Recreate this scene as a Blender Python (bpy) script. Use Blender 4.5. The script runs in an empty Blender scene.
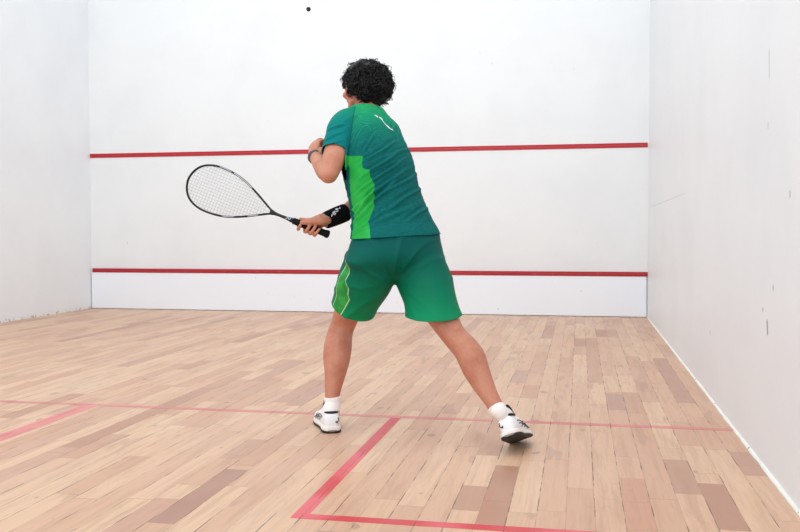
import bpy, bmesh, math, random
from mathutils import Vector as V, Matrix, noise, Quaternion
from mathutils.bvhtree import BVHTree

S = bpy.context.scene
COL = S.collection
R_ = random.Random(7)

# ------------------------------------------------------------------ camera, sky, lights, exposure
cam_d = bpy.data.cameras.new('camera'); cam = bpy.data.objects.new('camera', cam_d); COL.objects.link(cam)
cam_d.sensor_width = 36.0; cam_d.lens = 36.0 * 901.06 / 800.0; cam_d.clip_end = 100
YAW, PITCH, ROLL = 0.1967, -0.0392, -0.0019
cam.matrix_world = (Matrix.Translation((2.4951, -9.7955, 0.9173)) @ Matrix.Rotation(YAW, 4, 'Z')
                    @ Matrix.Rotation(math.pi / 2 + PITCH, 4, 'X') @ Matrix.Rotation(ROLL, 4, 'Z'))
S.camera = cam

# added sky fill, open above; raised behind the camera to light the lower walls
world = bpy.data.worlds.new('sky_fill'); S.world = world; world.use_nodes = True
wn_, wl_ = world.node_tree.nodes, world.node_tree.links
bg = wn_['Background']; bg.inputs[0].default_value = (0.87, 0.945, 1.0, 1)
_tc = wn_.new('ShaderNodeTexCoord'); _sx = wn_.new('ShaderNodeSeparateXYZ'); wl_.new(_tc.outputs['Generated'], _sx.inputs[0])
_mr = wn_.new('ShaderNodeMapRange'); wl_.new(_sx.outputs[1], _mr.inputs[0])
for _i, _v in ((1, 0.1), (2, -1.0), (3, 1.1), (4, 4.2)): _mr.inputs[_i].default_value = _v
wl_.new(_mr.outputs[0], bg.inputs[1])

def court_lamp(x, y, power, sx=1.3, sy=1.3):
    d = bpy.data.lights.new('court_lamp', 'AREA'); d.shape = 'RECTANGLE'; d.size = sx; d.size_y = sy
    d.energy = power; d.color = (0.91, 0.955, 1.0)
    o = bpy.data.objects.new('court_lamp', d); COL.objects.link(o); o.location = (x, y, 5.55)
for lx in (-1.9, 1.9):
    for ly, pw in ((-2.4, 20), (-5.2, 66), (-8.2, 72)):
        court_lamp(lx, ly, pw)

S.view_settings.view_transform = 'Standard'; S.view_settings.look = 'None'
S.view_settings.gamma = 1.0; S.view_settings.use_curve_mapping = False
S.view_settings.exposure = -0.91

# ------------------------------------------------------------------ helpers
def lin(c):
    return tuple(((v / 255 / 12.92) if v / 255 <= 0.04045 else ((v / 255 + 0.055) / 1.055) ** 2.4) for v in c) + (1,)

class Mat:
    """small wrapper for writing node materials"""
    def __init__(s, name, color=(200, 200, 200), rough=0.6, spec=0.5, **kw):
        s.m = bpy.data.materials.new(name); s.m.use_nodes = True; s.t = s.m.node_tree; s.n = s.t.nodes
        s.b = s.n['Principled BSDF']; s.set('Base Color', lin(color)); s.set('Roughness', rough); s.set('Specular IOR Level', spec)
        for k, v in kw.items(): s.set(k.replace('_', ' '), v)
    def set(s, k, v):
        i = s.b.inputs[k]
        if hasattr(v, 'is_output'): s.t.links.new(v, i)
        else: i.default_value = v
    def node(s, ty, **kw):
        n = s.n.new(ty)
        for k, v in kw.items():
            if k.startswith('i_'):
                key = k[2:]; key = int(key) if key.isdigit() else key.replace('_', ' ')
                if hasattr(v, 'is_output'): s.t.links.new(v, n.inputs[key])
                else: n.inputs[key].default_value = v
            else: setattr(n, k, v)
        return n
    def math(s, op, a, b=0.0, c=0.0):
        return s.node('ShaderNodeMath', operation=op, i_0=a, i_1=b, i_2=c).outputs[0]
    def mix(s, f, a, b, mode='MIX'):
        n = s.node('ShaderNodeMix', data_type='RGBA', blend_type=mode)
        for k, v in ((0, f), (6, a), (7, b)):
            if hasattr(v, 'is_output'): s.t.links.new(v, n.inputs[k])
            else: n.inputs[k].default_value = v
        return n.outputs[2]
    def ramp(s, f, stops, interp='LINEAR'):
        n = s.node('ShaderNodeValToRGB', i_0=f); cr = n.color_ramp; cr.interpolation = interp
        while len(cr.elements) < len(stops): cr.elements.new(0.5)
        for e, (p, c) in zip(cr.elements, stops):
            e.position = p; e.color = lin(c) if len(c) == 3 else c
        return n.outputs[0]
    def step(s, f, a, b):     # smooth 0..1 from a to b
        return s.node('ShaderNodeMapRange', interpolation_type='SMOOTHSTEP', i_0=f, i_1=a, i_2=b, i_3=0.0, i_4=1.0).outputs[0]
    def pos(s): return s.node('ShaderNodeNewGeometry').outputs['Position']
    def xyz(s, v):
        n = s.node('ShaderNodeSeparateXYZ', i_0=v); return n.outputs[0], n.outputs[1], n.outputs[2]
    def vec(s, x, y, z): return s.node('ShaderNodeCombineXYZ', i_0=x, i_1=y, i_2=z).outputs[0]
    def noise(s, v, scale, detail=3, rough=0.5, dist=0.0):
        return s.node('ShaderNodeTexNoise', i_Vector=v, i_Scale=scale, i_Detail=detail, i_Roughness=rough, i_Distortion=dist).outputs[0]
    def white(s, v): return s.node('ShaderNodeTexWhiteNoise', i_Vector=v).outputs[0]
    def attr(s, name): return s.node('ShaderNodeAttribute', attribute_name=name).outputs['Fac']
    def bump(s, h, strength=0.3, dist=0.002):
        s.set('Normal', s.node('ShaderNodeBump', i_Strength=strength, i_Distance=dist, i_Height=h).outputs[0])

def link(name, me, mat=None, parent=None):
    o = bpy.data.objects.new(name, me); COL.objects.link(o)
    if mat is not None: me.materials.append(mat.m if isinstance(mat, Mat) else mat)
    if parent is not None: o.parent = parent
    return o
def obj(name, bm, mat=None, parent=None, smooth=True):
    me = bpy.data.meshes.new(name); bmesh.ops.recalc_face_normals(bm, faces=bm.faces); bm.to_mesh(me); bm.free()
    if smooth: me.polygons.foreach_set('use_smooth', [True] * len(me.polygons))
    return link(name, me, mat, parent)
def tag(o, label, cat, group=None):
    o['label'] = label; o['category'] = cat
    if group: o['group'] = group
def struct(o): o['kind'] = 'structure'; return o

def box(bm, lo, hi, bevel=0.0):
    r = bmesh.ops.create_cube(bm, size=1)
    for v in r['verts']:
        v.co = V([lo[i] + (v.co[i] + 0.5) * (hi[i] - lo[i]) for i in range(3)])
    if bevel: bmesh.ops.bevel(bm, geom=list({e for v in r['verts'] for e in v.link_edges}), offset=bevel, segments=2, affect='EDGES')

def loft(bm, secs, n=20, e=1.0, cap=True):
    """secs: (centre, axis A, axis B); a closed skin through the elliptical sections"""
    rings = []
    for c, A, B in secs:
        ring = []
        for k in range(n):
            t = 2 * math.pi * k / n; ca, sa = math.cos(t), math.sin(t)
            ca = math.copysign(abs(ca) ** e, ca); sa = math.copysign(abs(sa) ** e, sa)
            ring.append(bm.verts.new(V(c) + V(A) * ca + V(B) * sa))
        rings.append(ring)
    for a, b in zip(rings, rings[1:]):
        for k in range(n): bm.faces.new((a[k], a[(k + 1) % n], b[(k + 1) % n], b[k]))
    if cap:
        bm.faces.new(rings[0][::-1]); bm.faces.new(rings[-1])
    return rings

def spline(P, sub):
    """Catmull-Rom through tuples of any length"""
    out = []; n = len(P)
    for i in range(n - 1):
        p0, p1, p2, p3 = P[max(i - 1, 0)], P[i], P[i + 1], P[min(i + 2, n - 1)]
        for k in range(sub):
            t = k / sub
            out.append([0.5 * (2 * b + (c - a) * t + (2 * a - 5 * b + 4 * c - d) * t * t + (3 * b - a - 3 * c + d) * t ** 3)
                        for a, b, c, d in zip(p0, p1, p2, p3)])
    out.append(list(P[-1])); return out

def limb(bm, pts, sub=5, n=18, ref=(0, 0, 1), round_ends=True):
    """pts: (point, radius[, radius2]); a rounded tube; ref gives the direction of the first radius"""
    rows = [list(p[0]) + [p[1], p[2] if len(p) > 2 else p[1]] for p in pts]
    rows = spline(rows, sub)
    C = [V(r[:3]) for r in rows]; secs = []
    for i, r in enumerate(rows):
        t = (C[min(i + 1, len(C) - 1)] - C[max(i - 1, 0)]).normalized()
        b = t.cross(V(ref)); b = b.normalized() if b.length > 1e-3 else t.orthogonal().normalized()
        a = b.cross(t).normalized()
        secs.append((C[i], a * max(r[3], 1e-4), b * max(r[4], 1e-4), t))
    if round_ends:
        def dome(s, sg):
            c, a, b, t = s; m = min(a.length, b.length); o = []
            for k in range(1, 5):
                q = k / 4 * math.pi / 2; f = max(math.cos(q), 0.05)
                o.append((c + t * sg * m * math.sin(q), a * f, b * f, t))
            return o
        secs = dome(secs[0], -1)[::-1] + secs + dome(secs[-1], 1)
    loft(bm, [s[:3] for s in secs], n)

def ball(bm, c, r, sc=(1, 1, 1), rot=None, seg=16):
    m = Matrix.Translation(V(c)) @ (rot.to_4x4() if rot else Matrix.Identity(4)) @ Matrix.Diagonal((r * sc[0], r * sc[1], r * sc[2], 1))
    bmesh.ops.create_uvsphere(bm, u_segments=seg, v_segments=seg // 2 + 2, radius=1, matrix=m)

def union(bm, voxel, smooth=6, fac=0.5):
    """fuse everything in bm into one continuous skin; returns a mesh"""
    bmesh.ops.recalc_face_normals(bm, faces=bm.faces)
    me = bpy.data.meshes.new('tmp'); bm.to_mesh(me); bm.free()
    o = bpy.data.objects.new('tmp', me); COL.objects.link(o)
    m = o.modifiers.new('r', 'REMESH'); m.mode = 'VOXEL'; m.voxel_size = voxel
    if smooth:
        s = o.modifiers.new('s', 'SMOOTH'); s.iterations = smooth; s.factor = fac
    dg = bpy.context.evaluated_depsgraph_get(); dg.update()
    res = bpy.data.meshes.new_from_object(o.evaluated_get(dg))
    bpy.data.objects.remove(o); bpy.data.meshes.remove(me)
    res.polygons.foreach_set('use_smooth', [True] * len(res.polygons))
    return res

def cut(bm, co, no, near):
    """slice the skin with a plane inside the region near(v) and remove what lies beyond it"""
    co, no = V(co), V(no).normalized()
    fs = [f for f in bm.faces if near(f.calc_center_median())]
    g = set(fs) | {e for f in fs for e in f.edges} | {v for f in fs for v in f.verts}
    bmesh.ops.bisect_plane(bm, geom=list(g), plane_co=co, plane_no=no, dist=1e-5)
    kill = [f for f in bm.faces if near(f.calc_center_median()) and (f.calc_center_median() - co).dot(no) > 0]
    bmesh.ops.delete(bm, geom=kill, context='FACES')

def thicken(o, t):
    m = o.modifiers.new('cloth', 'SOLIDIFY'); m.thickness = t; m.offset = -1

# ------------------------------------------------------------------ surface materials
def plaster(name, col, axis, dirt=True, marks=()):
    m = Mat(name, col, 0.42, 0.5)
    p = m.pos(); x, y, z = m.xyz(p)
    blot = m.noise(p, 1.3, 4, 0.6)
    c = m.mix(m.step(blot, 0.35, 0.75), lin(col), lin((col[0] - 5, col[1] - 5, col[2] - 4)))
    along = x if axis == 'x' else y
    # scattered ball scuffs
    st = m.vec(m.math('MULTIPLY', along, 1.0), m.math('MULTIPLY', z, 0.45), 0.0)
    sc = m.noise(st, 24.0, 2, 0.5); big = m.noise(p, 0.9, 2)
    k = m.math('MULTIPLY', m.step(sc, 0.735, 0.80), m.step(big, 0.5, 0.62))
    c = m.mix(m.math('MULTIPLY', k, 0.5), c, lin((150, 150, 152)))
    if dirt:
        low = m.math('SUBTRACT', 1.0, m.step(z, 0.0, 0.05))
        n2 = m.noise(p, 30.0, 3, 0.6)
        k2 = m.math('MULTIPLY', low, m.step(n2, 0.5, 0.62))
        c = m.mix(m.math('MULTIPLY', k2, 0.75), c, lin((120, 110, 100)))
    for (a0, a1, z0, z1, s, wd) in marks:      # single long scratches: a segment in the plane of the wall
        L = math.hypot(a1 - a0, z1 - z0); ux, uz = (a1 - a0) / L, (z1 - z0) / L
        da = m.math('SUBTRACT', along, a0); dz = m.math('SUBTRACT', z, z0)
        t = m.math('ADD', m.math('MULTIPLY', da, ux), m.math('MULTIPLY', dz, uz))
        d = m.math('ABSOLUTE', m.math('SUBTRACT', m.math('MULTIPLY', da, uz), m.math('MULTIPLY', dz, ux)))
        inside = m.math('MULTIPLY', m.step(t, 0.0, L * 0.2), m.math('SUBTRACT', 1.0, m.step(t, L * 0.8, L)))
        k3 = m.math('MULTIPLY', m.math('SUBTRACT', 1.0, m.step(d, wd * 0.4, wd)), inside)
        c = m.mix(m.math('MULTIPLY', k3, s), c, lin((120, 120, 122)))
    m.set('Base Color', c)
    m.bump(m.noise(p, 40.0, 3), 0.06, 0.002)
    return m

DARK_BOARDS = [(2.22, -7.05, -6.30, (176, 124, 98)), (2.13, -6.89, -6.60, (186, 140, 114)), (2.69, -7.02, -6.39, (200, 146, 118)), (2.89, -6.56, -6.08, (186, 140, 116)),
               (2.95, -6.93, -6.41, (180, 130, 106)), (3.15, -6.27, -5.90, (190, 144, 122)), (1.21, -7.20, -6.55, (168, 122, 102)), (1.13, -7.60, -6.95, (198, 150, 124)), (1.13, -6.40, -6.06, (196, 150, 126)),
               (3.06, -4.84, -3.12, (188, 143, 122)), (2.69, -5.10, -4.64, (188, 145, 124)), (0.20, -6.90, -5.90, (205, 160, 136)), (0.40, -6.90, -6.35, (200, 154, 130)), (2.15, -4.37, -3.86, (194, 152, 132)),
               (1.02, -5.30, -4.50, (192, 148, 126)), (-0.55, -4.2, -3.5, (192, 148, 126)), (0.58, -4.6, -3.7, (194, 150, 128))]
def boards(name, paint=None, wear=0.25, solid=0.9):
    """varnished strip boards running along the court; with paint: the same boards under a painted line"""
    m = Mat(name, (210, 180, 150), 0.36, 0.5)
    p = m.pos(); x, y, z = m.xyz(p)
    wdt = 0.0925
    u = m.math('DIVIDE', m.math('ADD', x, 4.6655), wdt)
    ix = m.math('FLOOR', u); fx = m.math('SUBTRACT', u, ix)
    rlen = m.white(m.vec(ix, 3.3, 0.0)); roff = m.white(m.vec(ix, 9.7, 1.0))
    ln = m.math('ADD', m.math('MULTIPLY', rlen, 0.45), 0.62)
    v = m.math('ADD', m.math('DIVIDE', m.math('ADD', y, 20.0), ln), m.math('MULTIPLY', roff, 7.0))
    # alternate long and short lengths in each row
    v2 = m.math('ADD', v, m.math('MULTIPLY', m.math('SINE', m.math('MULTIPLY', v, 2.1)), 0.33))
    iy = m.math('FLOOR', v2); fy = m.math('SUBTRACT', v2, iy)
    r1 = m.white(m.vec(ix, iy, 0.0)); r2 = m.white(m.vec(ix, iy, 5.0)); r3 = m.white(m.vec(ix, iy, 8.0))
    tone = m.ramp(r1, [(0.0, (219, 179, 144)), (0.22, (222, 183, 149)), (0.45, (216, 173, 140)), (0.70, (211, 166, 135)),
                       (0.86, (205, 158, 128)), (0.94, (197, 149, 121)), (0.98, (188, 138, 112)), (1.0, (180, 130, 106))])
    # the darker boards one notices
    for (bx, b0, b1, bc) in DARK_BOARDS:
        inx = m.math('COMPARE', m.math('ADD', ix, 0.5), math.floor((bx + 4.6655) / wdt) + 0.5, 0.2)
        iny = m.math('COMPARE', y, (b0 + b1) / 2, (b1 - b0) / 2)
        tone = m.mix(m.math('MULTIPLY', inx, iny), tone, lin(bc))
    # grain, stretched along each board, cathedral figure on some
    gv = m.vec(m.math('ADD', m.math('MULTIPLY', x, 26.0), m.math('MULTIPLY', r2, 40.0)),
               m.math('ADD', m.math('MULTIPLY', y, 1.6), m.math('MULTIPLY', r3, 30.0)), 0.0)
    g1 = m.noise(gv, 1.0, 5, 0.62, 0.5)
    g2 = m.noise(m.vec(m.math('MULTIPLY', x, 150.0), m.math('MULTIPLY', y, 6.0), r2), 1.0, 2)
    gw = m.noise(m.vec(m.math('ADD', m.math('MULTIPLY', x, 9.0), m.math('MULTIPLY', r3, 17.0)), m.math('MULTIPLY', y, 1.3), r2), 1.0, 1)
    rings = m.math('ABSOLUTE', m.math('SINE', m.math('MULTIPLY', gw, 60.0)))
    fig = m.math('MULTIPLY', m.step(rings, 0.0, 0.35), 1.0)
    c = m.mix(m.math('MULTIPLY', m.step(g1, 0.42, 0.72), 0.50), tone, lin((176, 128, 100)))
    c = m.mix(m.math('MULTIPLY', m.math('SUBTRACT', 1.0, fig), m.math('MULTIPLY', m.step(r3, 0.35, 0.8), 0.22)), c, lin((172, 122, 92)))
    c = m.mix(m.math('MULTIPLY', m.step(g2, 0.5, 0.75), 0.20), c, lin((160, 115, 90)))
    # pale heart streak down some boards, darker flame on others
    fl = m.noise(m.vec(m.math('ADD', m.math('MULTIPLY', x, 14.0), m.math('MULTIPLY', r1, 50.0)), m.math('MULTIPLY', y, 2.2), r2), 1.0, 2)
    c = m.mix(m.math('MULTIPLY', m.step(fl, 0.6, 0.66), m.math('MULTIPLY', m.step(r2, 0.6, 0.7), 0.45)), c, lin((168, 124, 102)))
    # old blotches, worn varnish
    bl = m.noise(m.vec(x, m.math('MULTIPLY', y, 0.55), 0.0), 1.6, 4, 0.6)
    c = m.mix(m.math('MULTIPLY', m.step(bl, 0.40, 0.70), 0.26), c, lin((202, 160, 136)))
    sp = m.noise(m.vec(m.math('MULTIPLY', x, 1.3), m.math('MULTIPLY', y, 0.75), 4.0), 6.5, 1, 0.4)
    c = m.mix(m.math('MULTIPLY', m.step(sp, 0.745, 0.76), 0.38), c, lin((120, 80, 62)))
    # seams
    ex = m.math('MINIMUM', fx, m.math('SUBTRACT', 1.0, fx)); ey = m.math('MULTIPLY', m.math('MINIMUM', fy, m.math('SUBTRACT', 1.0, fy)), ln)
    sn = m.noise(m.vec(m.math('MULTIPLY', x, 8.0), m.math('MULTIPLY', y, 7.0), 0.0), 1.0, 3)
    sw = m.math('MULTIPLY', m.step(sn, 0.42, 0.66), 0.013)
    sx = m.math('SUBTRACT', 1.0, m.step(m.math('SUBTRACT', ex, sw), 0.004, 0.013))
    sy = m.math('SUBTRACT', 1.0, m.step(ey, 0.0006, 0.0020))
    seam = m.math('MAXIMUM', m.math('MULTIPLY', sx, m.math('ADD', 0.30, m.math('MULTIPLY', m.step(sn, 0.45, 0.6), 0.6))), m.math('MULTIPLY', sy, 0.6))
    if paint:
        wn = m.noise(m.vec(m.math('MULTIPLY', x, 3.0), m.math('MULTIPLY', y, 3.0), 2.0), 1.0, 4, 0.6)
        pr = m.noise(m.vec(m.math('MULTIPLY', x, 1.2), m.math('MULTIPLY', y, 0.8), 2.0), 1.7, 1, 0.5)
        f = m.math('SUBTRACT', solid, m.math('MULTIPLY', m.step(wn, 0.4, 0.75), wear))
        red = m.mix(m.step(pr, 0.52, 0.60), lin(paint[0]), lin(paint[1]))
        c = m.mix(f, c, red)
    c = m.mix(seam, c, lin((96, 60, 42)))
    m.set('Base Color', c)
    rn = m.noise(m.vec(x, m.math('MULTIPLY', y, 0.5), 1.0), 3.0, 3)
    m.set('Roughness', m.math('ADD', 0.27, m.math('MULTIPLY', rn, 0.22)))
    h = m.math('SUBTRACT', m.math('MULTIPLY', g2, 0.15), seam)
    m.bump(h, 0.25, 0.0015)
    return m

M_front = plaster('painted_plaster_front', (233, 234, 233), 'x')
M_left = plaster('painted_plaster_left', (241, 244, 246), 'y')
M_right = plaster('painted_plaster_right', (237, 239, 241), 'y', dirt=False,
                  marks=[(-0.05, -3.64, 1.15, 1.17, 0.35, .004), (-6.12, -6.13, 1.62, 1.48, 0.5, .010), (-6.12, -6.12, 1.335, 1.30, 0.4, .010),
                         (-6.15, -6.17, 0.58, 0.51, 0.9, .016), (-6.07, -6.07, 0.615, 0.595, 0.6, .014), (-6.25, -6.26, 0.715, 0.69, 0.5, .016), (-6.50, -6.51, 1.055, 1.025, 0.5, .014), (-4.63, -4.64, 0.37, 0.34, 0.5, .016)])
M_tin = Mat('tin_paint', (239, 242, 247), 0.35, 0.5)
_p = M_tin.pos(); _n = M_tin.noise(_p, 26.0, 2)
M_tin.set('Base Color', M_tin.mix(M_tin.math('MULTIPLY', M_tin.step(_n, 0.74, 0.8), 0.5), lin((239, 242, 247)), lin((150, 152, 158))))
M_red = Mat('red_line_paint', (186, 38, 48), 0.4, 0.5)
_p = M_red.pos(); _n = M_red.noise(_p, 18.0, 4, 0.6)
M_red.set('Base Color', M_red.mix(M_red.math('MULTIPLY', M_red.step(_n, 0.56, 0.7), 0.35), lin((186, 38, 48)), lin((206, 84, 84))))
M_floor = boards('strip_boards')
M_line_thin = boards('faded_line_boards', ((206, 96, 104), (214, 106, 112)), 0.32, 0.78)
M_line_half = boards('half_court_line_boards', ((214, 96, 108), (220, 108, 116)), 0.22, 0.80)
M_line_box = boards('service_box_line_boards', ((222, 84, 98), (206, 34, 56)), 0.10, 0.97)
M_caulk = Mat('white_filler', (236, 234, 226), 0.6)
_p = M_caulk.pos(); _n = M_caulk.noise(_p, 16.0, 3, 0.6)
M_caulk.set('Base Color', M_caulk.mix(M_caulk.step(_n, 0.63, 0.70), lin((238, 236, 228)), lin((120, 104, 88))))

# ------------------------------------------------------------------ the court
X, YB, H = 3.2, -9.9, 5.64
bm = bmesh.new(); box(bm, (-X - 0.3, YB - 1.5, -0.15), (X + 0.3, 0.3, 0.0)); struct(obj('floor', bm, M_floor, smooth=False))
bm = bmesh.new(); box(bm, (-X, 0.0, 0.0), (X, 0.25, H)); struct(obj('wall_front', bm, M_front, smooth=False))
bm = bmesh.new(); box(bm, (-X - 0.25, YB, 0.0), (-X, 0.25, H)); struct(obj('wall_left', bm, M_left, smooth=False))
bm = bmesh.new(); box(bm, (X, YB, 0.0), (X + 0.25, 0.25, H)); struct(obj('wall_right', bm, M_right, smooth=False))

# service line: a moulded red strip with two fine grooves
def strip(bm, x0, x1, z0, z1, t):
    h = z1 - z0
    prof = [(0, 0), (t * 0.7, 0), (t, h * 0.06), (t, h * 0.20), (t * 0.55, h * 0.25), (t, h * 0.30), (t, h * 0.70), (t * 0.55, h * 0.75),
            (t, h * 0.80), (t, h * 0.94), (t * 0.7, h), (0, h)]
    a = [bm.verts.new((x0, -d, z0 + z)) for d, z in prof]; b = [bm.verts.new((x1, -d, z0 + z)) for d, z in prof]
    for k in range(len(prof)):
        j = (k + 1) % len(prof); bm.faces.new((a[k], a[j], b[j], b[k]))
    bm.faces.new(a); bm.faces.new(b[::-1])
bm = bmesh.new(); strip(bm, -X + 0.004, X - 0.012, 1.784, 1.833, 0.008)
o = struct(obj('trim_1', bm, M_red, smooth=False)); o['label'] = 'upper red service line across the front wall'

tin = bpy.data.objects.new('tin', None); COL.objects.link(tin); tin.location = (0, -0.002, 0)
tag(tin, 'white tin board along the foot of the front wall under a red strip', 'tin')
bm = bmesh.new(); box(bm, (-X + 0.012, -0.024, 0.006), (X - 0.014, 0.0, 0.430), 0.002); obj('board', bm, M_tin, tin, smooth=False)
bm = bmesh.new(); strip(bm, -X + 0.026, X - 0.004, 0.430, 0.478, 0.030)
o = obj('top_strip', bm, M_red, tin, smooth=False); o['label'] = 'red strip along the top of the tin'

# floor lines, paint film on the boards
def film(name, rects, mat, label):
    bm = bmesh.new()
    for (x0, y0, x1, y1) in rects: box(bm, (x0, y0, 0.0), (x1, y1, 0.0008))
    o = struct(obj(name, bm, mat, smooth=False)); o['label'] = label
YS = -5.448
film('trim_2', [(-X, YS - 0.05, X, YS)], M_line_thin, 'thin faded red short line across the court floor')
film('trim_3', [(-0.07, -9.75, 0.015, YS - 0.05)], M_line_half, 'faded red half court line running towards the back at left')
bm = bmesh.new()
x0, x1, y0, y1 = 1.592, 1.642, -7.072, -7.022
vs = [(x0, YS - 0.05), (x0, y0), (X, y0), (X, y1), (x1, y1), (x1, YS - 0.05)]
lo = [bm.verts.new((a, b, 0.0)) for a, b in vs]; hi = [bm.verts.new((a, b, 0.0008)) for a, b in vs]
for k in range(6): bm.faces.new((lo[k], lo[(k + 1) % 6], hi[(k + 1) % 6], hi[k]))
bm.faces.new(hi); bm.faces.new(lo[::-1])
o = struct(obj('trim_4', bm, M_line_box, smooth=False)); o['label'] = 'bright red service box line nearest the camera'

# filler bead along the right wall
bm = bmesh.new(); rr = random.Random(3); secs = []
yy = YB
while yy < 0.0:
    w = 0.010 + rr.uniform(-0.003, 0.003); secs.append(((X, yy, 0.0), (w, 0, 0), (0, 0, w * 0.9))); yy += 0.07
loft(bm, secs, 10); o = struct(obj('baseboard_right', bm, M_caulk))

# ------------------------------------------------------------------ player
RX = V((math.cos(YAW), math.sin(YAW), 0)); HY = V((-math.sin(YAW), math.cos(YAW), 0)); UP = V((0, 0, 1))
def facing(deg):           # body directions when the figure faces deg to the left of straight ahead
    a = math.radians(deg); return (HY * math.cos(a) - RX * math.sin(a), RX * math.cos(a) + HY * math.sin(a))   # forward, own right

def fabric(name, rough=0.75, **kw): return Mat(name, (0, 100, 95), rough, 0.12, **kw)

M_skin = Mat('skin', (214, 160, 136), 0.48, 0.4, Subsurface_Weight=0.12, Subsurface_Scale=0.02)
M_skin.set('Subsurface Radius', (1.0, 0.4, 0.25))
_p = M_skin.pos(); _n = M_skin.noise(_p, 14.0, 4, 0.6); _n2 = M_skin.noise(_p, 140.0, 2)
_c = M_skin.mix(M_skin.step(_n, 0.35, 0.7), lin((193, 131, 105)), lin((180, 112, 88)))
M_skin.set('Base Color', _c); M_skin.bump(_n2, 0.12, 0.001)

def torso_secs(rows):
    """rows: (centre, half width, half depth, facing degrees, tilt of the plane); interpolated sections"""
    out = []
    for r in spline([list(c) + [w, d, a, t] for c, w, d, a, t in rows], 5):
        F, Rr = facing(r[5]); q = Quaternion(HY, r[6])
        out.append((V(r[:3]), q @ (Rr * r[3]), q @ (F * r[4])))
    return out

# ---- body: one continuous skin
bm = bmesh.new()
trunk = [((1.6799,-5.8427,0.7321), .10, .09, 28, 0), ((1.6805,-5.8449,0.8040), .165, .115, 28, -.05), ((1.6746,-5.8374,0.8934), .165, .112, 30, -.1), ((1.6456,-5.8075,1.0197), .150, .102, 33, -.15),
         ((1.6129,-5.7834,1.1475), .152, .105, 37, -.15), ((1.5721,-5.7455,1.2782), .146, .104, 40, -.12), ((1.5319,-5.7136,1.3831), .128, .085, 42, -.08), ((1.5200,-5.6826,1.4516), .08, .065, 40, 0), ((1.5163,-5.6664,1.4909), .058, .058, 38, 0)]
loft(bm, torso_secs(trunk), 26, 0.9)
limb(bm, [((1.5246,-5.6820,1.4423), .062), ((1.5127,-5.6613,1.5103), .058), ((1.4906,-5.6486,1.5547), .057)])                      # neck
# legs
limb(bm, [((1.6048,-5.8756,0.7956), .092), ((1.5366,-5.8222,0.6848), .086), ((1.4569,-5.7507,0.5731), .069), ((1.4115,-5.7070,0.4888), .059), ((1.3934,-5.7128,0.4325), .060),
          ((1.3897,-5.7361,0.3787), .066), ((1.3885,-5.7537,0.3294), .064), ((1.3886,-5.7765,0.2673), .053), ((1.3839,-5.7953,0.2050), .041), ((1.3815,-5.8081,0.1515), .034), ((1.3832,-5.8156,0.0833), .034)])
limb(bm, [((1.7444,-5.7968,0.7938), .092), ((1.8155,-5.8382,0.6793), .088), ((1.8984,-5.9081,0.5616), .071), ((1.9438,-5.9476,0.4965), .058), ((1.9764,-5.9631,0.4556), .054), ((2.0219,-5.9813,0.4115), .058),
          ((2.0469,-5.9931,0.3752), .061), ((2.0689,-6.0060,0.3264), .057), ((2.1023,-6.0322,0.2680), .046), ((2.1415,-6.0675,0.2124), .035), ((2.1730,-6.0936,0.1684), .033)])
# left arm: upper arm hangs, elbow bent, forearm goes away from the camera to the chin
L_EL = (1.4181,-5.9848,1.1651); L_WR = (1.3018,-5.8052,1.2577)
limb(bm, [((1.4690,-5.7660,1.4062), .062), ((1.4390,-5.8133,1.3925), .057), ((1.4325,-5.8684,1.3240), .054), ((1.4327,-5.9379,1.2425), .052), (L_EL, .042)], sub=5)
limb(bm, [((1.4188,-5.9792,1.1720), .044), ((1.3935,-5.9378,1.1860), .048), ((1.3561,-5.8879,1.2166), .039), (L_WR, .029, .025), ((1.2959,-5.7853,1.2755), .028, .022)])
# right arm: across the belly, forearm comes out left of the waist
R_WR = (1.3781,-5.7964,0.9704)
limb(bm, [((1.5318,-5.6726,1.3875), .040), ((1.5543,-5.6026,1.3663), .042), ((1.5530,-5.5650,1.2939), .044), ((1.5386,-5.5569,1.1848), .044), ((1.5223,-5.5942,1.0971), .041)])
limb(bm, [((1.5223,-5.5942,1.0971), .041), ((1.4876,-5.6538,1.0574), .045), ((1.4539,-5.7130,1.0209), .041), ((1.4142,-5.7629,0.9901), .032, .029), (R_WR, .028, .024), ((1.3516,-5.8122,0.9621), .030, .023)])

# head, facing away and to the left
HF, HR = facing(33)
HC = V((1.4857,-5.6481,1.5900))
hrot = Matrix((HR, HF, UP)).transposed()
hrot = hrot @ Matrix.Rotation(math.radians(-6), 3, 'X') @ Matrix.Rotation(math.radians(-5), 3, 'Y')
def hp(x, y, z): return HC + hrot @ V((x, y, z))
def hball(x, y, z, r, sc=(1, 1, 1)): ball(bm, hp(x, y, z), r, sc, hrot, 20)
hball(0, -.012, .018, .1, (.77, .97, .96)); hball(0, .035, -.035, .07, (.87, .85, 1.0)); hball(0, .055, -.085, .035, (1.05, .9, .75))
limb(bm, [(hp(-.052, -.0, -.06), .018), (hp(-.045, .04, -.085), .017), (hp(0, .07, -.095), .017), (hp(.045, .04, -.085), .017), (hp(.052, 0, -.06), .018)])
limb(bm, [(hp(0, .092, .012), .010), (hp(0, .108, -.018), .0115), (hp(0, .112, -.028), .012)]);
hball(-.011, .1, -.03, .009); hball(.011, .1, -.03, .009)
limb(bm, [(hp(-.04, .076, .022), .009), (hp(-.02, .088, .026), .009), (hp(0, .09, .02), .009), (hp(.02, .088, .026), .009), (hp(.04, .076, .022), .009)])
limb(bm, [(hp(-.024, .084, -.058), .006), (hp(0, .096, -.056), .0075), (hp(.024, .084, -.058), .006)])
limb(bm, [(hp(-.02, .084, -.067), .006), (hp(0, .094, -.069), .008), (hp(.02, .084, -.067), .006)])
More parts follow.
